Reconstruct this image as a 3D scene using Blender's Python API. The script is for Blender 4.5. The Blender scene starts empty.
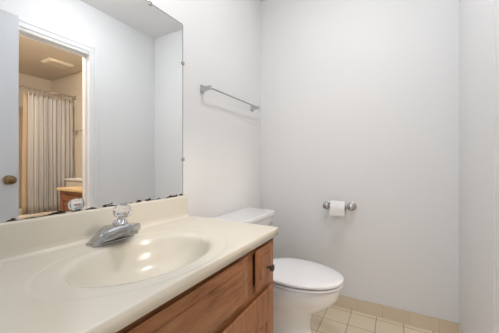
import bpy, bmesh, math, random
from mathutils import Vector, Matrix
PI = math.pi
random.seed(4)
S = bpy.context.scene
C = S.collection

# ------------------------------------------------------------------ camera, world, exposure
CX, CZ, F, YAW = 1.016, 1.061, 257.0, math.radians(29.5)
cam_d = bpy.data.cameras.new('camera')
cam = bpy.data.objects.new('camera', cam_d); C.objects.link(cam)
cam.location = (CX, 0, CZ)
cam.rotation_euler = (PI/2, 0, YAW)
cam_d.sensor_width = 36; cam_d.lens = 36*F/499
cam_d.shift_y = -2.5/499
cam_d.clip_start = 0.01
S.camera = cam

w = bpy.data.worlds.new('world'); S.world = w; w.use_nodes = True
w.node_tree.nodes['Background'].inputs[0].default_value = (0.98, 0.985, 1.0, 1)
w.node_tree.nodes['Background'].inputs[1].default_value = 1.6
S.view_settings.view_transform = 'Standard'
S.view_settings.look = 'None'
S.view_settings.gamma = 1
S.view_settings.use_curve_mapping = False
S.view_settings.exposure = 0.08

def lamp(name, loc, power, size, color, kind='AREA', rot=(0,0,0), size_y=None):
    d = bpy.data.lights.new(name, kind); d.energy = power; d.color = color
    if kind == 'AREA':
        d.size = size
        if size_y: d.shape = 'RECTANGLE'; d.size_y = size_y
    else:
        d.shadow_soft_size = size
    o = bpy.data.objects.new(name, d); C.objects.link(o); o.location = loc; o.rotation_euler = rot
    return o

BULB_W = 0.85
TUB_W = 17
CEIL_W = 7.5

# ------------------------------------------------------------------ materials
def mat(name, col, rough=0.5, metal=0.0, spec=0.5, bump=None, coat=0, trans=0, ior=1.45, emit=None):
    m = bpy.data.materials.new(name); m.use_nodes = True
    nt = m.node_tree; b = nt.nodes['Principled BSDF']
    b.inputs['Base Color'].default_value = (*col, 1)
    b.inputs['Roughness'].default_value = rough
    b.inputs['Metallic'].default_value = metal
    b.inputs['Specular IOR Level'].default_value = spec
    b.inputs['Coat Weight'].default_value = coat
    b.inputs['Transmission Weight'].default_value = trans
    b.inputs['IOR'].default_value = ior
    if emit:
        b.inputs['Emission Color'].default_value = (*emit[0], 1)
        b.inputs['Emission Strength'].default_value = emit[1]
    if bump:
        tc = nt.nodes.new('ShaderNodeTexCoord')
        n = nt.nodes.new('ShaderNodeTexNoise'); n.inputs['Scale'].default_value = bump[0]; n.inputs['Detail'].default_value = 3
        nt.links.new(tc.outputs['Object'], n.inputs['Vector'])
        bp = nt.nodes.new('ShaderNodeBump'); bp.inputs['Strength'].default_value = bump[1]; bp.inputs['Distance'].default_value = 0.002
        nt.links.new(n.outputs['Fac'], bp.inputs['Height'])
        nt.links.new(bp.outputs['Normal'], b.inputs['Normal'])
    return m

def ramp(nt, stops):
    r = nt.nodes.new('ShaderNodeValToRGB')
    e = r.color_ramp.elements
    while len(e) < len(stops): e.new(0.5)
    for el, (p, c) in zip(e, stops): el.position = p; el.color = (*c, 1)
    return r

def marbled(name, c1, c2, scale, rough, **k):
    m = mat(name, c1, rough, **k); nt = m.node_tree; b = nt.nodes['Principled BSDF']
    tc = nt.nodes.new('ShaderNodeTexCoord'); n = nt.nodes.new('ShaderNodeTexNoise')
    n.inputs['Scale'].default_value = scale; n.inputs['Detail'].default_value = 4; n.inputs['Distortion'].default_value = 1.2
    nt.links.new(tc.outputs['Object'], n.inputs['Vector'])
    r = ramp(nt, [(0.3, c1), (0.7, c2)]); nt.links.new(n.outputs['Fac'], r.inputs[0]); nt.links.new(r.outputs[0], b.inputs['Base Color'])
    return m

def wood(name, scale, cols, rough=0.38):
    m = mat(name, cols[1], rough); nt = m.node_tree; b = nt.nodes['Principled BSDF']
    tc = nt.nodes.new('ShaderNodeTexCoord'); mp = nt.nodes.new('ShaderNodeMapping'); mp.inputs['Scale'].default_value = scale
    nt.links.new(tc.outputs['Object'], mp.inputs['Vector'])
    n = nt.nodes.new('ShaderNodeTexNoise'); n.inputs['Scale'].default_value = 1; n.inputs['Detail'].default_value = 6; n.inputs['Roughness'].default_value = 0.6; n.inputs['Distortion'].default_value = 0.6
    nt.links.new(mp.outputs[0], n.inputs['Vector'])
    mp2 = nt.nodes.new('ShaderNodeMapping'); mp2.inputs['Scale'].default_value = [v*5 for v in scale]
    nt.links.new(tc.outputs['Object'], mp2.inputs['Vector'])
    n2 = nt.nodes.new('ShaderNodeTexNoise'); n2.inputs['Scale'].default_value = 1; n2.inputs['Detail'].default_value = 3
    nt.links.new(mp2.outputs[0], n2.inputs['Vector'])
    mx = nt.nodes.new('ShaderNodeMath'); mx.operation = 'MULTIPLY_ADD'; mx.inputs[1].default_value = 0.35
    nt.links.new(n2.outputs['Fac'], mx.inputs[0]); nt.links.new(n.outputs['Fac'], mx.inputs[2])
    r = ramp(nt, [(0.50, cols[0]), (0.66, cols[1]), (0.85, cols[2])])
    nt.links.new(mx.outputs[0], r.inputs[0]); nt.links.new(r.outputs[0], b.inputs['Base Color'])
    bp = nt.nodes.new('ShaderNodeBump'); bp.inputs['Strength'].default_value = 0.15; bp.inputs['Distance'].default_value = 0.001
    nt.links.new(n2.outputs['Fac'], bp.inputs['Height']); nt.links.new(bp.outputs['Normal'], b.inputs['Normal'])
    return m

def tile(name, c, grout, w, h, off, axes, mortar=0.02, rough=0.3):
    """square tiles laid on a pair of object axes, straight joints"""
    m = mat(name, c, rough); nt = m.node_tree; b = nt.nodes['Principled BSDF']
    tc = nt.nodes.new('ShaderNodeTexCoord'); sp = nt.nodes.new('ShaderNodeSeparateXYZ'); nt.links.new(tc.outputs['Object'], sp.inputs[0])
    cb = nt.nodes.new('ShaderNodeCombineXYZ')
    for i, (a, o_) in enumerate(zip(axes, off)):
        ad = nt.nodes.new('ShaderNodeMath'); ad.operation = 'SUBTRACT'; ad.inputs[1].default_value = o_
        nt.links.new(sp.outputs[a], ad.inputs[0]); nt.links.new(ad.outputs[0], cb.inputs[i])
    br = nt.nodes.new('ShaderNodeTexBrick'); br.offset = 0; br.squash = 1
    br.inputs['Scale'].default_value = 1; br.inputs['Brick Width'].default_value = w; br.inputs['Row Height'].default_value = h
    br.inputs['Mortar Size'].default_value = mortar; br.inputs['Mortar Smooth'].default_value = 0.3
    br.inputs['Color1'].default_value = (*c, 1); br.inputs['Color2'].default_value = (*[v*0.93 for v in c], 1); br.inputs['Mortar'].default_value = (*grout, 1)
    nt.links.new(cb.outputs[0], br.inputs['Vector']); nt.links.new(br.outputs['Color'], b.inputs['Base Color'])
    bp = nt.nodes.new('ShaderNodeBump'); bp.inputs['Strength'].default_value = 0.4; bp.inputs['Distance'].default_value = 0.002; bp.invert = True
    nt.links.new(br.outputs['Fac'], bp.inputs['Height']); nt.links.new(bp.outputs['Normal'], b.inputs['Normal'])
    return m

M = {}
M['wall'] = mat('wall_paint', (0.80, 0.805, 0.815), 0.6, bump=(60, 0.12))
M['ceil'] = mat('ceiling_paint', (0.78, 0.78, 0.78), 0.8, bump=(60, 0.1))
M['tubwall'] = mat('warm_wall_paint', (0.68, 0.62, 0.54), 0.6, bump=(60, 0.1))
M['trim'] = mat('trim_paint', (0.80, 0.80, 0.81), 0.5)
M['doorp'] = mat('door_paint', (0.56, 0.58, 0.61), 0.42)
M['floor'] = tile('floor_tile', (0.88, 0.76, 0.58), (0.44, 0.31, 0.23), 0.1605, 0.1605, (0.584-0.1605*8, 1.955-0.1605*16), (0, 1), 0.0028, 0.35)
M['baseN'] = tile('base_tile', (0.78, 0.66, 0.51), (0.60, 0.50, 0.38), 0.1585, 0.5, (0.782-0.1585*8, -0.2), (0, 2), 0.0016)
M['baseE'] = tile('base_tile_side', (0.78, 0.66, 0.51), (0.60, 0.50, 0.38), 0.1585, 0.5, (1.975-0.1585*16, -0.2), (1, 2), 0.0016)
M['cap'] = mat('bullnose', (0.70, 0.61, 0.49), 0.25)
M['cream'] = marbled('cultured_marble', (0.73, 0.68, 0.585), (0.75, 0.71, 0.62), 3.0, 0.2, coat=0.15)
M['oak_v'] = wood('oak_upright', (38, 38, 5), [(0.16, 0.062, 0.023), (0.26, 0.108, 0.044), (0.31, 0.138, 0.060)])
M['oak_h'] = wood('oak_level', (30, 5, 30), [(0.16, 0.062, 0.023), (0.26, 0.108, 0.044), (0.31, 0.138, 0.060)])
M['oak_x'] = wood('oak_tub_room', (4, 45, 45), [(0.13, 0.045, 0.02), (0.25, 0.10, 0.05), (0.34, 0.16, 0.08)])
M['dark'] = mat('shadow_gap', (0.03, 0.015, 0.01), 0.8)
M['chrome'] = mat('chrome', (0.52, 0.52, 0.53), 0.12, 1.0)
M['satin'] = mat('satin_metal', (0.45, 0.44, 0.44), 0.25, 1.0)
M['bronze'] = mat('antique_bronze', (0.10, 0.075, 0.05), 0.32, 0.85)
M['brass'] = mat('aged_brass', (0.24, 0.17, 0.085), 0.28, 0.9)
M['porc'] = mat('porcelain', (0.71, 0.725, 0.75), 0.12, coat=0.4)
M['seat'] = mat('seat_plastic', (0.72, 0.735, 0.765), 0.22)
M['paper'] = mat('tissue', (0.84, 0.83, 0.82), 0.95, bump=(300, 0.3))
M['card'] = mat('cardboard', (0.35, 0.27, 0.19), 0.9)
M['acryl'] = mat('clear_acrylic', (0.97, 0.98, 1.0), 0.04, trans=0.9, ior=1.49)
M['rubber'] = mat('black_rubber', (0.03, 0.03, 0.03), 0.6)
M['blue'] = mat('blue_mark', (0.10, 0.22, 0.42), 0.4)
M['whitemark'] = mat('pale_badge', (0.72, 0.75, 0.80), 0.35)
M['globe'] = mat('lit_globe', (1, 1, 1), 0.3, emit=((1, 0.99, 0.98), 55*BULB_W/3.4*0.62))
M['white'] = mat('white_plastic', (0.72, 0.66, 0.56), 0.5)
M['glassedge'] = mat('mirror_edge', (0.10, 0.11, 0.11), 0.25)
M['tub'] = mat('tub_enamel', (0.72, 0.66, 0.57), 0.2)
M['tubtile'] = tile('tub_tile', (0.62, 0.50, 0.37), (0.45, 0.36, 0.26), 0.108, 0.108, (0, 0), (1, 2), 0.002)
M['tubtile_x'] = tile('tub_tile_side', (0.62, 0.50, 0.37), (0.45, 0.36, 0.26), 0.108, 0.108, (0, 0), (0, 2), 0.002)
M['tan'] = mat('tan_liner', (0.50, 0.39, 0.27), 0.7)
M['butter'] = mat('yellowed_top', (0.62, 0.47, 0.27), 0.35)
M['wire'] = mat('lamp_plate', (0.65, 0.65, 0.66), 0.2, 1.0)

# mirror silvering with blackened bottom edge (wear with its own shape)
m = bpy.data.materials.new('silvered_glass'); m.use_nodes = True; nt = m.node_tree; b = nt.nodes['Principled BSDF']
b.inputs['Metallic'].default_value = 1; b.inputs['Roughness'].default_value = 0.0
tc = nt.nodes.new('ShaderNodeTexCoord'); sp = nt.nodes.new('ShaderNodeSeparateXYZ'); nt.links.new(tc.outputs['Object'], sp.inputs[0])
mp = nt.nodes.new('ShaderNodeMapping'); mp.inputs['Scale'].default_value = (0, 26, 60); nt.links.new(tc.outputs['Object'], mp.inputs[0])
n = nt.nodes.new('ShaderNodeTexNoise'); n.inputs['Scale'].default_value = 1; n.inputs['Detail'].default_value = 3; nt.links.new(mp.outputs[0], n.inputs['Vector'])
# dark when (z-height) < (noise-0.42)*0.03
a = nt.nodes.new('ShaderNodeMath'); a.operation = 'MULTIPLY_ADD'; a.inputs[1].default_value = 0.050; a.inputs[2].default_value = -0.0225
nt.links.new(n.outputs['Fac'], a.inputs[0])
c_ = nt.nodes.new('ShaderNodeMath'); c_.operation = 'LESS_THAN'; nt.links.new(sp.outputs[2], c_.inputs[0]); nt.links.new(a.outputs[0], c_.inputs[1])
mixc = nt.nodes.new('ShaderNodeMix'); mixc.data_type = 'RGBA'
mixc.inputs[6].default_value = (0.93, 0.945, 0.95, 1); mixc.inputs[7].default_value = (0.07, 0.06, 0.05, 1)
nt.links.new(c_.outputs[0], mixc.inputs[0]); nt.links.new(mixc.outputs[2], b.inputs['Base Color'])
mr = nt.nodes.new('ShaderNodeMath'); mr.operation = 'MULTIPLY'; mr.inputs[1].default_value = 0.6; nt.links.new(c_.outputs[0], mr.inputs[0]); nt.links.new(mr.outputs[0], b.inputs['Roughness'])
M['mirror'] = m

# shower curtain: soft vertical stripes woven in the cloth
m = mat('striped_cloth', (0.5, 0.47, 0.45), 0.85); nt = m.node_tree; b = nt.nodes['Principled BSDF']
tc = nt.nodes.new('ShaderNodeTexCoord'); 
mp = nt.nodes.new('ShaderNodeMapping'); mp.inputs['Scale'].default_value = (1, 1, 0); nt.links.new(tc.outputs['UV'], mp.inputs[0])
sx = nt.nodes.new('ShaderNodeSeparateXYZ'); nt.links.new(mp.outputs[0], sx.inputs[0])
mu = nt.nodes.new('ShaderNodeMath'); mu.operation = 'MULTIPLY'; mu.inputs[1].default_value = 15; nt.links.new(sx.outputs[0], mu.inputs[0])
fr = nt.nodes.new('ShaderNodeMath'); fr.operation = 'FRACT'; nt.links.new(mu.outputs[0], fr.inputs[0])
r = ramp(nt, [(0.0, (0.56, 0.55, 0.55)), (0.30, (0.56, 0.55, 0.55)), (0.34, (0.33, 0.335, 0.36)), (0.52, (0.33, 0.335, 0.36)), (0.56, (0.47, 0.45, 0.44)), (0.8, (0.47, 0.45, 0.44)), (0.84, (0.41, 0.41, 0.44))])
nt.links.new(fr.outputs[0], r.inputs[0]); nt.links.new(r.outputs[0], b.inputs['Base Color'])
M['curtain'] = m

# ------------------------------------------------------------------ mesh helpers (all take world coords; link() moves to the parent's frame)
def link(name, bm, material, parent=None, smooth=False, bevel=0, seg=2, origin=None):
    if isinstance(parent, bpy.types.Object):
        off = parent.get('_o'); off = Vector(off)
    else:
        off = Vector(origin) if origin else Vector((0, 0, 0))
    bmesh.ops.translate(bm, verts=bm.verts, vec=-off)
    bmesh.ops.recalc_face_normals(bm, faces=bm.faces)
    me = bpy.data.meshes.new(name); bm.to_mesh(me); bm.free()
    if smooth:
        for p in me.polygons: p.use_smooth = True
        me.set_sharp_from_angle(angle=math.radians(38))
    mats = material if isinstance(material, (list, tuple)) else [material]
    for q in mats: me.materials.append(q)
    o = bpy.data.objects.new(name, me); C.objects.link(o)
    o['_o'] = tuple(off)
    if parent is None: o.location = off
    else: o.parent = parent
    if bevel:
        md = o.modifiers.new('bevel', 'BEVEL'); md.width = bevel; md.segments = seg; md.limit_method = 'ANGLE'; md.angle_limit = math.radians(30)
        for p in me.polygons: p.use_smooth = True
        md.harden_normals = False
        wn = o.modifiers.new('wn', 'WEIGHTED_NORMAL'); wn.keep_sharp = True
    return o

def thing(name, label, cat, loc, rotz=0, group=None):
    o = bpy.data.objects.new(name, None); C.objects.link(o); o.location = loc; o.rotation_euler = (0, 0, rotz)
    o.empty_display_size = 0.05
    o['_o'] = tuple(loc); o['label'] = label; o['category'] = cat
    if group: o['group'] = group
    return o
def tag(o, label, cat, group=None):
    o['label'] = label; o['category'] = cat
    if group: o['group'] = group
    return o
def struct(name, bm, material, **k):
    o = link(name, bm, material, None, **k); o['kind'] = 'structure'; return o

def box(bm, x0, x1, y0, y1, z0, z1):
    vs = [bm.verts.new((x, y, z)) for z in (z0, z1) for (x, y) in ((x0, y0), (x1, y0), (x1, y1), (x0, y1))]
    for f in ((0,3,2,1),(4,5,6,7),(0,1,5,4),(1,2,6,5),(2,3,7,6),(3,0,4,7)): bm.faces.new([vs[i] for i in f])
    return bm
def B(*a):
    bm = bmesh.new()
    for t in ([a] if not isinstance(a[0], (tuple, list)) else a): box(bm, *t)
    return bm
def rings(bm, rs, cap0=True, cap1=True, closed=True):
    """skin successive rings of points"""
    vr = [[bm.verts.new(p) for p in r_] for r_ in rs]
    n = len(vr[0])
    for a_, b_ in zip(vr, vr[1:]):
        for i in range(n if closed else n-1):
            j = (i+1) % n
            bm.faces.new((a_[i], a_[j], b_[j], b_[i]))
    if cap0: bm.faces.new(vr[0][::-1])
    if cap1: bm.faces.new(vr[-1])
    return vr
def lathe(bm, prof, c, axis=(0, 0, 1), n=28, cap=True):
    """prof: list of (r, h) along the axis from point c"""
    ax = Vector(axis).normalized(); u = ax.orthogonal().normalized(); v = ax.cross(u); c = Vector(c)
    rs = [[c + ax*h + (u*math.cos(2*PI*i/n) + v*math.sin(2*PI*i/n))*max(r_, 1e-5) for i in range(n)] for r_, h in prof]
    rings(bm, rs, cap, cap); return bm
def tube(bm, pts, r_, n=12):
    pts = [Vector(p) for p in pts]; rs = []
    prev = None
    for i, p in enumerate(pts):
        t = (pts[min(i+1, len(pts)-1)] - pts[max(i-1, 0)]).normalized()
        u = t.orthogonal().normalized() if prev is None else (prev - t*prev.dot(t)).normalized()
        prev = u; v = t.cross(u); rr = r_[i] if isinstance(r_, (list, tuple)) else r_
        rs.append([p + (u*math.cos(2*PI*k/n) + v*math.sin(2*PI*k/n))*rr for k in range(n)])
    rings(bm, rs); return bm
def rrect(cx, cy, hx, hy, r_, z, n=5):
    """rounded rectangle ring in the xy plane"""
    out = []
    for (sx, sy, a0) in ((1,1,0), (-1,1,PI/2), (-1,-1,PI), (1,-1,1.5*PI)):
        for k in range(n+1):
            a = a0 + PI/2*k/n
            out.append((cx + sx*(hx-r_) + r_*math.cos(a), cy + sy*(hy-r_) + r_*math.sin(a), z))
    return out

# ------------------------------------------------------------------ room shell
W, D, H = 1.358, 2.0, CZ + 1.412
SY = 0.08                       # inner face of the entrance wall
TX0, TX1, TY0, TY1 = W + 0.11, 4.05, 0.42, 2.13
OP0, OP1, OPZ = 0.625, 1.298, 2.045   # doorway to the tub room
EN0, EN1, ENZ = 0.655, 1.335, 2.12         # entrance opening
struct('floor', B((-0.1, TX1+0.1, -1.2, TY1+0.1, -0.1, 0)), M['floor'])
struct('ceiling', B((-0.1, TX1+0.1, -0.04, TY1+0.1, H, H+0.1)), M['ceil'])
struct('wall_west', B((-0.1, 0, -0.04, D+0.1, 0, H)), M['wall'])
struct('wall_north', B((0, W, D, D+0.1, 0, H)), M['wall'])
struct('wall_east', B((W, W+0.055, -0.04, OP0, 0, H), (W, W+0.055, OP1, D+0.1, 0, H), (W, W+0.055, OP0, OP1, OPZ, H)), M['wall'])
struct('wall_south', B((0, EN0, SY-0.12, SY, 0, H), (EN1, W, SY-0.12, SY, 0, H), (EN0, EN1, SY-0.12, SY, ENZ, H)), M['wall'])
# tub room
struct('wall_tub_room_west', B((W+0.055, TX0, TY0, OP0, 0, H), (W+0.055, TX0, OP1, TY1, 0, H), (W+0.055, TX0, OP0, OP1, OPZ, H)), M['tubwall'])
struct('wall_tub_room_north', B((TX0, TX1, TY1, TY1+0.1, 0, H)), M['tubwall'])
struct('wall_tub_room_east', B((TX1, TX1+0.1, TY0, TY1+0.1, 0, H)), M['tubwall'])
struct('wall_tub_room_south', B((W+0.055, TX1, TY0-0.1, TY0, 0, H)), M['tubwall'])
struct('ceiling_tub_room', B((TX0, TX1, TY0, TY1, H-0.006, H-0.0005)), M['tubwall'])
struct('trim_1', B((3.29, TX1, TY1-0.008, TY1, 0.38, 1.95)), M['tubtile_x'])
struct('trim_2', B((TX1-0.008, TX1, 0.61, TY1-0.008, 0.38, 1.95)), M['tubtile'])
# tile base
bt, bz = 0.009, 0.088
def base(name, x0, x1, y0, y1, mm, cx0, cx1, cy0, cy1):
    o = struct(name, B((x0, x1, y0, y1, 0, bz-0.007)), mm)
    c = link('bullnose_cap', B((cx0, cx1, cy0, cy1, bz-0.007, bz)), M['cap'], o, bevel=0.002)
base('baseboard_north', 0, W-bt, D-bt, D, M['baseN'], 0, W-bt, D-bt, D)
base('baseboard_east', W-bt, W, OP1+0.06, D, M['baseE'], W-bt, W, OP1+0.06, D)
base('baseboard_west', 0, bt, 1.09, D-bt, M['baseE'], 0, bt, 1.09, D-bt)
# doorway jamb lining and casing, tub-room doorway
def casing(name, lining, faces):
    o = struct(name, B(*lining), M['trim'], bevel=0.002)
    for f in faces: link('casing', f, M['trim'], o, bevel=0.004)
cs = 0.06
def casing_profile(bm, y0, y1, z0, z1, x, s):
    box(bm, min(x, x+s*0.011), max(x, x+s*0.011), y0, y1, z0, z1)
bmc = B((W-0.007, W, OP1-0.012, OP1+cs-0.03, 0, OPZ+0.012), (W-0.010, W-0.0, OP1+cs-0.03, OP1+cs, 0, OPZ+0.08),
        (W-0.007, W, OP0-cs+0.03, OP0+0.012, 0, OPZ+0.012), (W-0.010, W, OP0-cs, OP0-cs+0.03, 0, OPZ+0.08))
bmh = B((W-0.007, W, OP0-cs+0.03, OP1+cs-0.03, OPZ+0.0121, OPZ+0.05), (W-0.010, W, OP0-cs+0.03, OP1+cs-0.03, OPZ+0.0501, OPZ+0.08))
casing('trim_3', [(W, TX0, OP0, OP0+0.012, 0, OPZ), (W, TX0, OP1-0.012, OP1, 0, OPZ), (W, TX0, OP0+0.012, OP1-0.012, OPZ-0.012, OPZ),
                  (W+0.045, W+0.08, OP1-0.022, OP1-0.012, 0, OPZ-0.012), (W+0.045, W+0.08, OP0+0.012, OP0+0.022, 0, OPZ-0.012), (W+0.045, W+0.08, OP0+0.022, OP1-0.022, OPZ-0.024, OPZ-0.012)], [bmc, bmh])
# entrance jamb lining
struct('trim_4', B((EN0, EN0+0.008, SY-0.12, SY+0.002, 0, ENZ), (EN1-0.008, EN1, SY-0.12, SY+0.002, 0, ENZ), (EN0+0.008, EN1-0.008, SY-0.12, SY+0.002, ENZ-0.008, ENZ),
                   (EN0-0.06, EN0, SY, SY+0.012, 0, ENZ+0.06), (EN0, EN1, SY+0.0021, SY+0.012, ENZ, ENZ+0.06)), M['trim'])

# ------------------------------------------------------------------ entrance door, swung in near the side wall
hx, hy = 1.306, SY+0.022
ex, ey = 1.290, 0.772
ang = math.atan2(ey-hy, ex-hx); L = math.hypot(ex-hx, ey-hy)
door = thing('door_1', 'pale grey flush door standing open along the side wall, seen at left of mirror', 'door', (hx, hy, 0))
door['kind'] = 'structure'
door['_o'] = (0, 0, 0)
door.rotation_euler = (0, 0, ang)
link('door_slab', B((0, L, -0.035, 0, 0.012, 2.10)), M['doorp'], door, bevel=0.002)
for s, y0 in ((1, 0.0), (-1, -0.035)):
    bm = bmesh.new()
    lathe(bm, [(0.033, 0), (0.033, 0.004), (0.028, 0.009), (0.013, 0.012), (0.012, 0.026), (0.022, 0.032), (0.0295, 0.043), (0.030, 0.052), (0.024, 0.062), (0.012, 0.066), (0.0, 0.0665)], (L-0.055, y0, 0.952), (0, s, 0))
    link('door_knob', bm, M['brass'], door, smooth=True)
for zc in (0.25, 1.1, 1.85):
    bm = bmesh.new(); lathe(bm, [(0.006, -0.045), (0.006, 0.045)], (-0.004, 0.004, zc)); link('hinge', bm, M['brass'], door, smooth=True)

# ------------------------------------------------------------------ vanity cabinet
CY0, CY1, CT = 0.095, 1.082, 0.775           # counter ends, counter top height
FX = 0.531
van = thing('vanity_cabinet', 'oak vanity cabinet with raised panels under the cream sink top', 'cabinet', (0.28, 0.58, 0))
bm = B((0.01, FX-0.018, CY0+0.012, CY0+0.028, 0.0, CT-0.037), (0.01, FX-0.018, 1.061, 1.077, 0.0, CT-0.037), (0.01, 0.02, CY0+0.028, 1.061, 0.09, CT-0.037), (0.02, FX-0.018, CY0+0.028, 1.061, 0.09, 0.106))
link('carcass', bm, M['oak_v'], van)
bm = B((FX-0.018, FX, CY0+0.012, CY0+0.06, 0.09, CT-0.037), (FX-0.018, FX, 1.022, 1.077, 0.09, CT-0.037), (FX-0.018, FX, 0.81, 0.886, 0.585, 0.702),
       (FX-0.018, FX, CY0+0.06, 1.022, 0.702, CT-0.037), (FX-0.018, FX, CY0+0.06, 1.022, 0.50, 0.585), (FX-0.018, FX, CY0+0.06, 1.022, 0.09, 0.14), (FX-0.018, FX, 0.54, 0.59, 0.14, 0.50))
link('face_frame', bm, M['oak_h'], van)
link('toe_kick', B((FX-0.085, FX-0.07, CY0+0.028, 1.061, 0, 0.09)), M['oak_h'], van)
def raised(y0, y1, z0, z1, bw=0.034):
    """overlay front with sloped border rising to a flat field"""
    bm = bmesh.new()
    def ring(x, i): return [(x, y0+i, z0+i), (x, y1-i, z0+i), (x, y1-i, z1-i), (x, y0+i, z1-i)]
    rings(bm, [ring(FX+0.0003, 0.016), ring(FX+0.012, 0.0), ring(FX+0.0145, 0.0005), ring(FX+0.0145, 0.003), ring(FX+0.0185, bw-0.002), ring(FX+0.0160, bw), ring(FX+0.0235, bw+0.0025), ring(FX+0.0235, bw+0.006)])
    return bm
link('false_front', raised(0.16, 0.819, 0.563, 0.720), M['oak_h'], van)
dr = link('drawer', raised(0.880, 1.040, 0.563, 0.720), M['oak_v'], van)
bm = bmesh.new(); lathe(bm, [(0.009, 0), (0.008, 0.003), (0.0055, 0.006), (0.0055, 0.013), (0.011, 0.018), (0.0145, 0.024), (0.0135, 0.029), (0.007, 0.032), (0, 0.0325)], (FX+0.0225, 0.965, 0.634), (1, 0, 0), 24)
k = link('knob', bm, M['bronze'], dr, smooth=True); k['label'] = 'small dark bronze knob'
def arch(y0, y1, z0, z1, rise, n=24):
    """cathedral outline, clockwise from lower left"""
    pts = [(y0, z0), (y1, z0), (y1, z1-rise)]
    sh = (y1-y0)*0.13
    ys = [y1-sh + (y0+sh-(y1-sh))*i/n for i in range(n+1)]
    for yy in ys:
        t = (yy-(y0+sh))/((y1-sh)-(y0+sh))
        pts.append((yy, z1-rise + rise*math.sin(PI*t)**0.8 if 0 < t < 1 else z1-rise))
    pts.append((y0, z1-rise))
    return pts
def door_front(y0, y1, z0, z1):
    bm = bmesh.new()
    inner = arch(y0+0.052, y1-0.052, z0+0.055, z1-0.11, 0.02)
    cy, cz = (y0+y1)/2, (z0+z1)/2
    outer = []
    for i, (py, pz) in enumerate(inner):
        if i == 0: outer.append((y0, z0))
        elif i == 1: outer.append((y1, z0))
        elif i == 2: outer.append((y1, z1-0.09))
        elif i == len(inner)-1: outer.append((y0, z1-0.09))
        else:
            t = (i-3)/(len(inner)-5); outer.append((y1+(y0-y1)*t, z1))
    def R(x, pts): return [(x, a, b_) for a, b_ in pts]
    def shrink(pts, s):
        return [(cy+(a-cy)*(1-s/((y1-y0)/2-0.052)), cz+(b_-cz)*(1-s/((z1-z0)/2-0.05))) for a, b_ in pts]
    rings(bm, [R(FX+0.0003, [(cy+(a-cy)*0.945, cz+(b_-cz)*0.94) for a, b_ in outer]), R(FX+0.011, outer), R(FX+0.015, outer), R(FX+0.019, [(cy+(a-cy)*0.985, cz+(b_-cz)*0.985) for a, b_ in outer]), R(FX+0.019, inner), R(FX+0.010, shrink(inner, 0.004)), R(FX+0.010, shrink(inner, 0.008)), R(FX+0.018, shrink(inner, 0.032)), R(FX+0.018, shrink(inner, 0.036))])
    return bm
for (a0, a1, ky) in ((0.578, 1.035, 0.60), (0.135, 0.555, 0.53)):
    d_ = link('cabinet_door', door_front(a0, a1, 0.115, 0.532), M['oak_v'], van)
    bm = bmesh.new(); lathe(bm, [(0.009, 0), (0.0055, 0.006), (0.0055, 0.013), (0.0145, 0.024), (0.0135, 0.029), (0, 0.0325)], (FX+0.019, ky, 0.47), (1, 0, 0), 24)
    link('knob', bm, M['bronze'], d_, smooth=True)

# ------------------------------------------------------------------ vanity top with integral oval bowl
top = thing('countertop', 'cream cultured marble vanity top with molded oval sink bowl', 'countertop', (0.28, 0.58, CT-0.036))
SX, SYc, A, Bb = 0.323, 0.567, 0.165, 0.238     # bowl centre and half axes (x, y)
def sink_top():
    bm = bmesh.new(); N = 96
    x0, x1, y0, y1 = 0.004, 0.5550, CY0, CY1
    def rect_pt(a):
        dx, dy = math.cos(a), math.sin(a)
        ts = []
        if dx > 1e-9: ts.append((x1-SX)/dx)
        if dx < -1e-9: ts.append((x0-SX)/dx)
        if dy > 1e-9: ts.append((y1-SYc)/dy)
        if dy < -1e-9: ts.append((y0-SYc)/dy)
        t = min(ts); return (SX+dx*t, SYc+dy*t)
    corners = [math.atan2(yy-SYc, xx-SX) for xx, yy in ((x1,y1),(x0,y1),(x0,y0),(x1,y0))]
    angs = [2*PI*i/N - PI for i in range(N)]
    for c in corners:                       # snap nearest angle onto each corner
        i = min(range(N), key=lambda q: abs(angs[q]-c)); angs[i] = c
    def el(sa, sb, z, dx=0): return [(SX+dx+sa*math.cos(a)/math.hypot(math.cos(a), math.sin(a)*sa/sb) if 0 else SX+dx+r_*math.cos(a), SYc+r_*math.sin(a), z) for a in angs for r_ in [1/math.sqrt((math.cos(a)/sa)**2+(math.sin(a)/sb)**2)]]
    rect = [rect_pt(a) for a in angs]
    def R(z, ins=0):
        return [(min(max(px, x0), x1-ins), min(max(py, y0+ins), y1-ins), z) for px, py in rect]
    def blend(r1, r2, t): return [tuple(a*(1-t)+b_*t for a, b_ in zip(p, q)) for p, q in zip(r1, r2)]
    outer = el(0.222, 0.318, CT)
    rs = [R(CT-0.034), R(CT-0.0045), R(CT-0.0015, 0.0012), R(CT, 0.004)]
    rs += [blend(R(CT, 0.007), outer, 0.5), outer, el(0.216, 0.312, CT-0.0022), el(0.208, 0.302, CT-0.0022)]
    prof = [(1.10, -0.0025), (1.05, -0.0035), (1.0, -0.0075), (0.965, -0.015), (0.93, -0.028), (0.88, -0.047), (0.81, -0.068), (0.71, -0.089), (0.58, -0.107), (0.42, -0.120), (0.25, -0.128), (0.12, -0.131)]
    for s, z in prof: rs.append(el(A*s if s < 1.03 else A+(s-1)*0.2, Bb*s if s < 1.03 else Bb+(s-1)*0.3, CT+z))
    rings(bm, rs, cap0=False, cap1=True)
    # underside skin of the slab and bowl
    rs2 = [R(CT-0.034), el(A+0.012, Bb+0.012, CT-0.034)]
    for s, z in prof[3:]: rs2.append(el(A*s+0.008, Bb*s+0.008, CT+z-0.012))
    rings(bm, rs2, cap0=False, cap1=True)
    bmesh.ops.remove_doubles(bm, verts=bm.verts, dist=1e-5)
    return bm
o = link('counter', sink_top(), M['cream'], top, smooth=True)
md = o.modifiers.new('wn', 'WEIGHTED_NORMAL')
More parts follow.
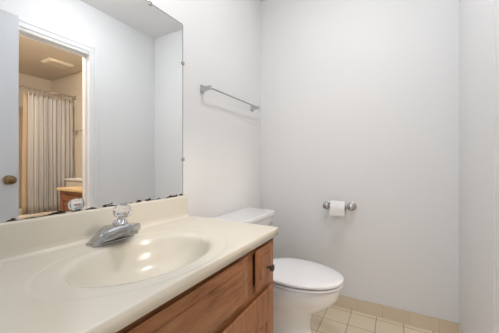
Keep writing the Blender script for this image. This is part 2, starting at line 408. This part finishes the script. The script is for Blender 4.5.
# backsplash with cove foot: profile in xz swept along y
bm = bmesh.new()
pr = [(0.003, CT-0.002), (0.003, 0.888), (0.019, 0.888), (0.0225, 0.885), (0.024, 0.880), (0.0255, CT+0.022), (0.029, CT+0.010), (0.036, CT+0.003), (0.046, CT+0.0006), (0.046, CT-0.002)]
rings(bm, [[(x, CY0+0.001, z) for x, z in pr], [(x, CY1-0.024, z) for x, z in pr], [(x if x < 0.02 else x-0.003, CY1-0.019, z if z < 0.87 else z-0.003) for x, z in pr]])
link('backsplash', bm, M['cream'], top)
bm = bmesh.new(); lathe(bm, [(0.023, 0), (0.023, 0.003), (0.019, 0.0045), (0.017, 0.002)], (SX, SYc, CT-0.1312)); lathe(bm, [(0.015, 0.002), (0.015, 0.005), (0.010, 0.008), (0, 0.0085)], (SX, SYc, CT-0.1312))
link('drain', bm, M['chrome'], top, smooth=True)
bm = bmesh.new(); lathe(bm, [(0.008, 0), (0.008, 0.002), (0.005, 0.003), (0.005, 0.001)], (SX+A*0.93, SYc, CT-0.028), (-0.9, 0, 0.3), 16)

# ------------------------------------------------------------------ faucet
FY = 0.583; fx = 0.092
fa = thing('faucet', 'chrome single handle faucet with clear faceted knob behind the sink', 'faucet', (fx, FY, CT-0.002))
z0 = CT-0.0021
bm = bmesh.new(); rs = []
for i in range(17):                       # wide foot on the deck
    t = -0.080 + 0.160*i/16; a = abs(t); hw = 0.030 - 0.006*max(0, (a-0.05)/0.03)
    rs.append([(fx-hw, FY+t, z0), (fx-hw, FY+t, z0+0.008), (fx+hw, FY+t, z0+0.008), (fx+hw, FY+t, z0)])
rings(bm, rs); link('base', bm, M['chrome'], fa, bevel=0.0012)
bm = bmesh.new(); rs = []                 # one shell: wings rise and sweep forward into the spout
TIP = 0.240
for i in range(25):
    t = -0.076 + 0.152*i/24; a = abs(t)
    q = 1 if a < 0.017 else max(0.0, 1-(a-0.017)/0.059)
    g = q**1.9; e = q**0.85
    xb = fx-0.026+0.004*(1-q); xf = fx+0.028 + (TIP-fx-0.028)*g
    zt = 0.0125 + 0.046*e; ztf = 0.011 + 0.070*q**1.25 ; zbf = 0.0085 + 0.051*g
    xm = xb + (xf-xb)*0.42; zm = 0.0135 + 0.058*e
    rs.append([(xb, FY+t, z0+0.0082), (xb+0.002, FY+t, z0+zt*0.8), (xb+0.010, FY+t, z0+zt), (xm, FY+t, z0+max(zm, 0.0125)), (xf-0.006, FY+t, z0+ztf), (xf, FY+t, z0+ztf-0.004), (xf, FY+t, z0+min(zbf, ztf-0.0042)), (fx+0.027+0.03*g, FY+t, z0+0.0083+0.012*g), (fx+0.024, FY+t, z0+0.0082)])
rings(bm, rs); link('spout', bm, M['chrome'], fa, smooth=True)
bm = bmesh.new(); lathe(bm, [(0.0105, 0), (0.0125, -0.002), (0.0125, -0.012), (0.011, -0.014), (0.009, -0.012)], (TIP-0.014, FY, z0+0.060), n=24); link('aerator', bm, M['satin'], fa, smooth=True)
kx = 0.146
tilt = Vector((0.22, 0, 1)).normalized()
bm = bmesh.new(); lathe(bm, [(0.026, -0.014), (0.0265, 0.004), (0.023, 0.011), (0.016, 0.017), (0.010, 0.019), (0.009, 0.040)], (kx, FY, z0+0.07), tilt, 32); link('bonnet', bm, M['chrome'], fa, smooth=True)
bm = bmesh.new(); kc = Vector((kx, FY, z0+0.07)) + tilt*0.026
lathe(bm, [(0.012, 0), (0.026, 0.006), (0.032, 0.018), (0.032, 0.028), (0.026, 0.041), (0.017, 0.046), (0.0, 0.046)], kc, tilt, 10)
hd = link('handle', bm, M['acryl'], fa); hd['label'] = 'clear faceted acrylic knob'
bm = bmesh.new(); lathe(bm, [(0.008, 0.0462), (0.008, 0.048), (0.0, 0.0485)], kc, tilt, 20); link('index_cap', bm, M['satin'], hd, smooth=True)
bm = bmesh.new(); kd = Vector((fx+0.030, FY-0.049, z0+0.0425))
nrm = Vector((0.12, -0.68, 0.73)).normalized(); tz = Vector((0, 0.73, 0.68)).normalized()
def plaque(bm, c, hw_, hh, n_, t_, th):
    t_ = (t_ - n_*t_.dot(n_)).normalized(); b_ = n_.cross(t_)
    vs = [c + t_*sx*hw_ + b_*sy*hh + n_*q for q in (0, th) for sx, sy in ((-1,-1),(1,-1),(1,1),(-1,1))]
    vv = [bm.verts.new(v) for v in vs]
    for f in ((0,3,2,1),(4,5,6,7),(0,1,5,4),(1,2,6,5),(2,3,7,6),(3,0,4,7)): bm.faces.new([vv[i] for i in f])
plaque(bm, kd, 0.011, 0.006, nrm, tz, 0.0012)
bg = link('badge', bm, M['whitemark'], fa)
bm = bmesh.new(); plaque(bm, kd+nrm*0.0012+tz*0.003, 0.006, 0.0025, nrm, tz, 0.0005); link('badge_mark', bm, M['blue'], bg)

# ------------------------------------------------------------------ mirror with clips
MY0, MY1, MZ0, MZ1 = 0.10, 1.043, 0.8885, 1.823
mi = thing('wall_mirror', 'large frameless wall mirror with blackened bottom edge above the vanity', 'mirror', (0.0, 0.58, MZ0))
mg = link('mirror_glass', B((0.0005, 0.005, MY0, MY1, MZ0, MZ1)), M['mirror'], mi)
bm = B((0.0005, 0.0052, MY1, MY1+0.0035, MZ0, MZ1), (0.0005, 0.0052, MY0, MY1, MZ1, MZ1+0.003)); link('mirror_edge', bm, M['glassedge'], mi)
for (yy, zz, hor) in ((MY1, 1.612, 0), (MY1, 1.085, 0), (0.83, MZ1, 1), (0.3, MZ1, 1)):
    if hor: b_ = B((0.0053, 0.0085, yy-0.008, yy+0.008, zz-0.009, zz+0.004), (0.0003, 0.0085, yy-0.008, yy+0.008, zz+0.004, zz+0.010))
    else: b_ = B((0.0053, 0.0085, yy-0.008, yy+0.005, zz-0.008, zz+0.008), (0.0003, 0.0085, yy+0.005, yy+0.012, zz-0.008, zz+0.008))
    link('clip', b_, M['satin'], mi, bevel=0.001)

# ------------------------------------------------------------------ vanity light above the mirror
vl = thing('vanity_light', 'chrome light bar with round frosted globes above the mirror', 'light', (0.0, 0.58, 2.02))
link('back_plate', B((0.0, 0.03, 0.28, 0.88, 1.99, 2.09)), M['wire'], vl, bevel=0.004)
for i in range(4):
    yy = 0.355 + i*0.15
    bm = bmesh.new(); lathe(bm, [(0.026, 0), (0.026, 0.02), (0.02, 0.03)], (0.03, yy, 2.04), (1, 0, 0), 24); so = link('socket', bm, M['wire'], vl, smooth=True)
    bm = bmesh.new(); bmesh.ops.create_uvsphere(bm, u_segments=24, v_segments=14, radius=0.045); bmesh.ops.translate(bm, verts=bm.verts, vec=(0.102, yy, 2.04)); link('globe', bm, M['globe'], so, smooth=True)

# ------------------------------------------------------------------ towel bar on mirror wall
def towel_bar(name, label, y0, y1, z, px, mm, base_x=0.0):
    t = thing(name, label, 'towel bar', (base_x, (y0+y1)/2, z))
    for yy in (y0, y1):
        bm = bmesh.new()
        rs = [[(base_x+0.0003+h, yy+a*q, z+b_*q2) for a, b_ in ((-1,-1),(1,-1),(1,1),(-1,1))] for h, q, q2 in ((0, .016, .024), (0.006, .016, .024), (0.010, .011, .016), (px-0.014, .009, .011), (px+0.008, .010, .012), (px+0.012, .007, .009))]
        rings(bm, rs); link('post', bm, M['chrome'], t, bevel=0.0015)
    bm = bmesh.new(); tube(bm, [(base_x+px, y0, z), (base_x+px, y1, z)], 0.0052, 16); link('bar', bm, mm, t, smooth=True)
    return t
towel_bar('towel_bar', 'chrome towel bar mounted on the wall right of the mirror above toilet', 1.21, 1.83, 1.513, 0.062, M['satin'])

# ------------------------------------------------------------------ toilet (local frame: tank against x=0, bowl along +x)
TYC = 1.485
def make_toilet(label, loc, rotz, group=None):
    t = thing('toilet', label, 'toilet', loc, rotz, group); t['_o'] = (0, 0, 0)
    def egg(xb, xf, hw, z, n=40, p=1.0):
        xc = xb + (xf-xb)*0.45; out = []
        for i in range(n):
            a = 2*PI*i/n; c, s_ = math.cos(a), math.sin(a)
            rx = (xf-xc) if c > 0 else (xc-xb)
            e = 1.0 if c > 0 else 0.78
            out.append((xc + rx*(abs(c)**e)*(1 if c > 0 else -1), hw*(abs(s_)**(0.95))*(1 if s_ > 0 else -1), z))
        return out
    bm = bmesh.new()
    rings(bm, [egg(0.10, 0.600, 0.118, 0.0), egg(0.10, 0.598, 0.116, 0.018), egg(0.11, 0.588, 0.106, 0.05), egg(0.12, 0.575, 0.098, 0.11), egg(0.125, 0.578, 0.100, 0.16),
               egg(0.13, 0.600, 0.112, 0.205), egg(0.135, 0.658, 0.142, 0.245), egg(0.14, 0.706, 0.164, 0.285), egg(0.15, 0.735, 0.178, 0.33), egg(0.16, 0.742, 0.183, 0.365), egg(0.16, 0.743, 0.183, 0.382), egg(0.165, 0.737, 0.178, 0.389),
               egg(0.24, 0.70, 0.14, 0.392), egg(0.26, 0.685, 0.125, 0.36), egg(0.30, 0.63, 0.09, 0.27), egg(0.36, 0.55, 0.05, 0.22)])
    rings(bm, [rrect(0.15, 0, 0.125, 0.10, 0.04, 0.24), rrect(0.15, 0, 0.13, 0.135, 0.04, 0.30), rrect(0.15, 0, 0.13, 0.15, 0.03, 0.345), rrect(0.15, 0, 0.13, 0.15, 0.03, 0.385)])
    link('bowl', bm, M['porc'], t, smooth=True)
    bm = bmesh.new()
    rings(bm, [rrect(0.125, 0, 0.085, 0.175, 0.03, 0.386), rrect(0.125, 0, 0.098, 0.198, 0.03, 0.40), rrect(0.128, 0, 0.105, 0.207, 0.028, 0.50), rrect(0.130, 0, 0.108, 0.212, 0.028, 0.692)])
    link('tank', bm, M['porc'], t, smooth=True)
    bm = bmesh.new()
    rings(bm, [rrect(0.134, 0, 0.114, 0.220, 0.022, 0.692), rrect(0.134, 0, 0.120, 0.226, 0.024, 0.697), rrect(0.134, 0, 0.120, 0.226, 0.024, 0.716), rrect(0.134, 0, 0.117, 0.223, 0.022, 0.725), rrect(0.134, 0, 0.110, 0.216, 0.02, 0.729)])
    link('tank_lid', bm, M['porc'], t, smooth=True).modifiers.new('wn', 'WEIGHTED_NORMAL')
    # seat ring
    bm = bmesh.new()
    o1 = lambda z, g=0: egg(0.272+g, 0.756-g, 0.188-g, z)
    i1 = lambda z, g=0: egg(0.345-g, 0.690+g, 0.118+g, z)
    vr = rings(bm, [o1(0.3955, 0.013), o1(0.397), o1(0.4045), o1(0.407, 0.010), i1(0.407), i1(0.397)], False, False)
    n_ = len(vr[0])
    for i in range(n_): j = (i+1) % n_; bm.faces.new((vr[-1][i], vr[-1][j], vr[0][j], vr[0][i]))
    link('seat', bm, M['seat'], t, smooth=True)
    bm = bmesh.new()
    rings(bm, [egg(0.285, 0.744, 0.175, 0.4168), egg(0.266, 0.758, 0.190, 0.4168), egg(0.266, 0.758, 0.190, 0.427), egg(0.272, 0.751, 0.184, 0.4325), egg(0.30, 0.72, 0.155, 0.436), egg(0.38, 0.62, 0.08, 0.4375)])
    link('seat_lid', bm, M['seat'], t, smooth=True)
    for a0 in (-0.09, 0.055): link('seat_hinge', B((0.245, 0.285, a0, a0+0.035, 0.393, 0.428)), M['seat'], t, bevel=0.005)
    bm = bmesh.new(); lathe(bm, [(0.012, 0), (0.012, 0.006), (0.006, 0.012)], (0.238, 0.165, 0.645), (1, 0, 0), 16); tube(bm, [(0.250, 0.170, 0.645), (0.253, 0.13, 0.642), (0.254, 0.095, 0.638)], [0.006, 0.005, 0.0065])
    link('flush_lever', bm, M['chrome'], t, smooth=True)
    for s in (-1, 1):
        bm = bmesh.new(); lathe(bm, [(0.014, 0), (0.013, 0.012), (0.007, 0.019), (0, 0.02)], (0.33, s*0.112, 0.012), n=16); link('bolt_cap', bm, M['porc'], t, smooth=True)
    return t
toi = make_toilet('white porcelain toilet with closed lid standing between vanity and far wall', (0.012, TYC, 0), 0)
for ch in toi.children:
    if ch.name.startswith('seat'): ch.location.z -= 0.008
    if ch.name.startswith('bowl'): ch.scale = (1, 1, 0.979)
# supply valve and hose
sv = thing('water_valve', 'chrome water supply valve on the wall beside the toilet', 'valve', (0.01, 1.27, 0.16))
bm = bmesh.new(); lathe(bm, [(0.022, 0), (0.02, 0.006), (0.006, 0.008), (0.006, 0.035), (0.011, 0.036), (0.011, 0.06), (0.004, 0.062)], (0.0003, 1.27, 0.16), (1, 0, 0), 20)
link('valve_body', bm, M['chrome'], sv, smooth=True)
bm = bmesh.new(); tube(bm, [(0.045, 1.27, 0.165), (0.05, 1.272, 0.22), (0.075, 1.29, 0.30), (0.10, 1.325, 0.38)], 0.005); link('hose', bm, M['satin'], sv, smooth=True)

# ------------------------------------------------------------------ toilet paper holder and roll
hz = 0.753
ph = thing('toilet_paper_holder', 'chrome toilet paper holder with round flanges on the far wall', 'paper holder', (0.66, D, hz))
for xx in (0.572, 0.745):
    bm = bmesh.new(); lathe(bm, [(0.030, 0.0003), (0.030, 0.004), (0.026, 0.008), (0.016, 0.012), (0.012, 0.03), (0.014, 0.045), (0.021, 0.054), (0.024, 0.064), (0.022, 0.074), (0.013, 0.081), (0.0, 0.083)], (xx, D, hz), (0, -1, 0), 28)
    link('flange_post', bm, M['satin'], ph, smooth=True)
bm = bmesh.new(); tube(bm, [(0.572+0.012, D-0.064, hz), (0.60, D-0.064, hz)], 0.006); tube(bm, [(0.60, D-0.064, hz), (0.717, D-0.064, hz)], 0.010); tube(bm, [(0.717, D-0.064, hz), (0.733, D-0.064, hz)], 0.006)
link('roller', bm, M['chrome'], ph, smooth=True)
x0, x1 = 0.611, 0.709; rc = (D-0.064, hz-0.0098)
pr_ = thing('toilet_paper_roll', 'white toilet paper roll hanging on the chrome holder', 'toilet paper', (0.658, rc[0], rc[1]-0.05))
bm = bmesh.new()
def circ(x, r_, n=40): return [(x, rc[0]+r_*math.cos(2*PI*i/n), rc[1]+r_*math.sin(2*PI*i/n)) for i in range(n)]
vr = rings(bm, [circ(x0, 0.0205), circ(x0, 0.049), circ(x0+0.002, 0.051), circ(x1-0.002, 0.051), circ(x1, 0.049), circ(x1, 0.0205)], False, False)
# hanging sheet off the front
n1 = 10
pts = [(rc[0]-0.0518*math.sin(a), rc[1]+0.0518*math.cos(a)) for a in [PI*0.1+PI*0.4*i/8 for i in range(9)]] + [(rc[0]-0.0515, rc[1]-0.015), (rc[0]-0.0510, rc[1]-0.046)]
rings(bm, [[(x0+0.0005, y, z) for y, z in pts] + [(x0+0.0005, y+0.0006, z) for y, z in reversed(pts)], [(x1-0.0005, y, z) for y, z in pts] + [(x1-0.0005, y+0.0006, z) for y, z in reversed(pts)]])
link('paper', bm, M['paper'], pr_, smooth=True)
bm = bmesh.new(); vr = rings(bm, [circ(x0+0.001, 0.019), circ(x0+0.001, 0.0203), circ(x1-0.001, 0.0203), circ(x1-0.001, 0.019)], False, False)
for i in range(40): j = (i+1) % 40; bm.faces.new((vr[-1][i], vr[-1][j], vr[0][j], vr[0][i]))
link('cardboard_core', bm, M['card'], pr_, smooth=True)

# ------------------------------------------------------------------ tub room, seen through the mirror
TB = 3.27
tb = thing('bathtub', 'cream bathtub behind the striped shower curtain, seen in the mirror', 'bathtub', (3.66, 1.37, 0))
bm = bmesh.new()
cxx, cyy = (TB+TX1-0.01)/2, (0.62+TY1-0.01)/2; hX, hY = (TX1-0.01-TB)/2, (TY1-0.01-0.62)/2
rings(bm, [rrect(cxx, cyy, hX, hY, 0.01, 0.0), rrect(cxx, cyy, hX, hY, 0.01, 0.36), rrect(cxx, cyy, hX-0.004, hY-0.004, 0.015, 0.378), rrect(cxx, cyy, hX-0.07, hY-0.08, 0.10, 0.378), rrect(cxx, cyy, hX-0.085, hY-0.10, 0.12, 0.35), rrect(cxx, cyy, hX-0.12, hY-0.17, 0.14, 0.08), rrect(cxx, cyy, hX-0.17, hY-0.24, 0.12, 0.06)])
link('tub_body', bm, M['tub'], tb, smooth=True).modifiers.new('wn', 'WEIGHTED_NORMAL')

hw_ = struct('trim_5', B((2.74, 3.19, 1.95, TY1, 0, 0.825)), M['tubwall'])
link('ledge_cap', B((2.73, 3.20, 1.935, TY1, 0.825, 0.85)), M['trim'], hw_, bevel=0.004)
rz = 2.085
rod = thing('curtain_rod', 'chrome shower curtain rod across the tub, seen in the mirror', 'curtain rod', (TB+0.02, 1.3, rz))
bm = bmesh.new(); tube(bm, [(TB+0.02, TY0+0.002, rz), (TB+0.02, TY1-0.002, rz)], 0.0125, 14); link('rod', bm, M['chrome'], rod, smooth=True)
for yy, s in ((TY0, 1), (TY1, -1)):
    bm = bmesh.new(); lathe(bm, [(0.03, 0.0003), (0.028, 0.008), (0.016, 0.02)], (TB+0.02, yy, rz), (0, s, 0), 20); link('rod_flange', bm, M['chrome'], rod, smooth=True)

def curtain(name, y0, y1, x, z0, z1, folds, amp, mm, flare=0.0, par=None):
    bm = bmesh.new(); uv = bm.loops.layers.uv.new('UVMap'); N = folds*14; Z = 14
    g = []; rnd = [random.uniform(-0.6, 0.6) for _ in range(folds+2)]; ra = [random.uniform(0.65, 1.25) for _ in range(folds+2)]
    for k in range(Z+1):
        v = k/Z; row = []
        for i in range(N+1):
            u_ = i/N; f = u_*folds; idx = int(f) if f < folds else folds-1
            ph_ = rnd[idx]*(1-(f-idx)) + rnd[idx+1]*(f-idx); am = ra[idx]*(1-(f-idx)) + ra[idx+1]*(f-idx)
            spread = 1 - 0.04*math.sin(PI*v)
            yy = y1 - (y1-y0)*(1-u_)*(1+flare*(1-v)) + 0.012*math.sin(2*PI*f*2+ph_)*spread
            xx = x + amp*am*math.sin(2*PI*f + ph_*(1-v*0.6))*(0.55+0.45*(1-v)) + 0.006*math.sin(5*v+f)
            sag = 0.045*(0.5-0.5*math.cos(2*PI*f))*(v**6)
            row.append(bm.verts.new((xx, yy, z0+(z1-z0)*v - sag)))
        g.append(row)
    for k in range(Z):
        for i in range(N):
            f = bm.faces.new((g[k][i], g[k][i+1], g[k+1][i+1], g[k+1][i]))
            for lp, (a_, b_) in zip(f.loops, ((i, k), (i+1, k), (i+1, k+1), (i, k+1))): lp[uv].uv = (a_/N, b_/Z)
    o = link(name, bm, mm, par, smooth=True, origin=None if par else (x, (y0+y1)/2, z0))
    sd = o.modifiers.new('thick', 'SOLIDIFY'); sd.thickness = 0.0015
    return o
cr = thing('shower_curtain', 'grey and taupe striped shower curtain hanging from rod, in the mirror', 'shower curtain', (TB+0.02, 1.8, 0.30))
cr['_o'] = (TB+0.02, 1.8, 0.30)
curtain('curtain_cloth', 1.55, 2.105, TB+0.035, 0.382, rz-0.045, 10, 0.03, M['curtain'], 0.0, cr)
for i in range(10):
    yy = 1.56 + i*0.06
    bm = bmesh.new(); rr = 0.024
    tube(bm, [(TB+0.02 + rr*math.sin(a), yy, rz-0.009 + rr*math.cos(a)) for a in [2*PI*q/14 for q in range(14)]], 0.0018, 6)
    link('curtain_ring', bm, M['chrome'], cr, smooth=True)
ln = curtain('shower_liner', 1.505, 1.60, TB+0.075, 0.382, rz-0.045, 2, 0.012, M['tan'], 0.12)
tag(ln, 'tan shower liner showing at left edge of the striped curtain', 'shower liner')

tbar = towel_bar('towel_bar', 'small towel bar in the tub room, seen in mirror right of curtain', 0, 0.35, 1.55, 0.06, M['satin'])
tbar.location = (3.225, TY1, 1.55); tbar.rotation_euler = (0, 0, -PI/2); 
# its parts were built around y=0.175 in their own frame, so the bar now runs along x
tbar.location.x = 3.04

vz = 0.785
v2 = thing('vanity_cabinet', 'reddish wood vanity in the tub room, seen in mirror behind faucet', 'cabinet', (1.98, 1.84, 0))
link('carcass', B((1.50, 2.41, 1.525, TY1-0.002, 0.08, vz-0.032)), M['oak_x'], v2, bevel=0.003)
link('toe_kick', B((1.50, 2.40, 1.63, TY1-0.002, 0.0, 0.08)), M['oak_x'], v2)
for a0, a1 in ((1.53, 1.94), (1.97, 2.34)):
    bm = bmesh.new()
    def rg(y, i): return [(a0+i, y, 0.12+i), (a1-i, y, 0.12+i), (a1-i, y, 0.70-i), (a0+i, y, 0.70-i)]
    rings(bm, [rg(1.5248, 0), rg(1.507, 0), rg(1.507, 0.05), rg(1.515, 0.054), rg(1.515, 0.06), rg(1.508, 0.085)])
    link('cabinet_door', bm, M['oak_x'], v2)
tp = tag(link('countertop', B((1.48, 2.43, 1.50, TY1-0.002, vz-0.0315, vz)), M['butter'], None, bevel=0.005, origin=(1.95, 1.84, vz-0.0315)), 'yellowed countertop on tub room vanity, seen in mirror', 'countertop')

vt = thing('ceiling_vent', 'cream exhaust fan cover on the tub room ceiling, in the mirror', 'vent', (3.08, 1.80, H-0.03))
bm = bmesh.new(); rings(bm, [rrect(3.08, 1.80, 0.12, 0.15, 0.01, H-0.0062), rrect(3.08, 1.80, 0.12, 0.15, 0.01, H-0.018), rrect(3.08, 1.80, 0.10, 0.13, 0.01, H-0.036)])
link('cover', bm, M['white'], vt, bevel=0.002)
link('grille', B(*[(2.995, 3.165, 1.68+i*0.02, 1.689+i*0.02, H-0.038, H-0.0361) for i in range(12)]), M['white'], vt)

# ------------------------------------------------------------------ ceiling lamps out of view; the main room's is added as fill
def dome(name, label, x, y, z, power, col):
    t = thing(name, label, 'light', (x, y, z))
    bm = bmesh.new(); lathe(bm, [(0.14, 0), (0.14, -0.015), (0.13, -0.02)], (x, y, z)); link('lamp_base', bm, M['wire'], t, smooth=True)
    mm = mat('lit_glass', (1, 1, 1), 0.4, emit=(col, power))
    bm = bmesh.new(); lathe(bm, [(0.125, -0.0205), (0.12, -0.04), (0.09, -0.065), (0.05, -0.078), (0, -0.08)], (x, y, z)); link('glass_shade', bm, mm, t, smooth=True)
dome('unseen_ceiling_light', 'round frosted ceiling light in the tub room', 2.15, 0.95, H-0.0061, 175, (1.0, 0.87, 0.73))

dome('unseen_ceiling_light', 'added fill dome out of view over the middle of the main room', 0.76, 1.12, H, 40, (0.97, 0.985, 1.0))  # added lamp, never in view, to brighten the main room walls evenly

for o in list(S.objects):
    if '_o' in o: del o['_o']
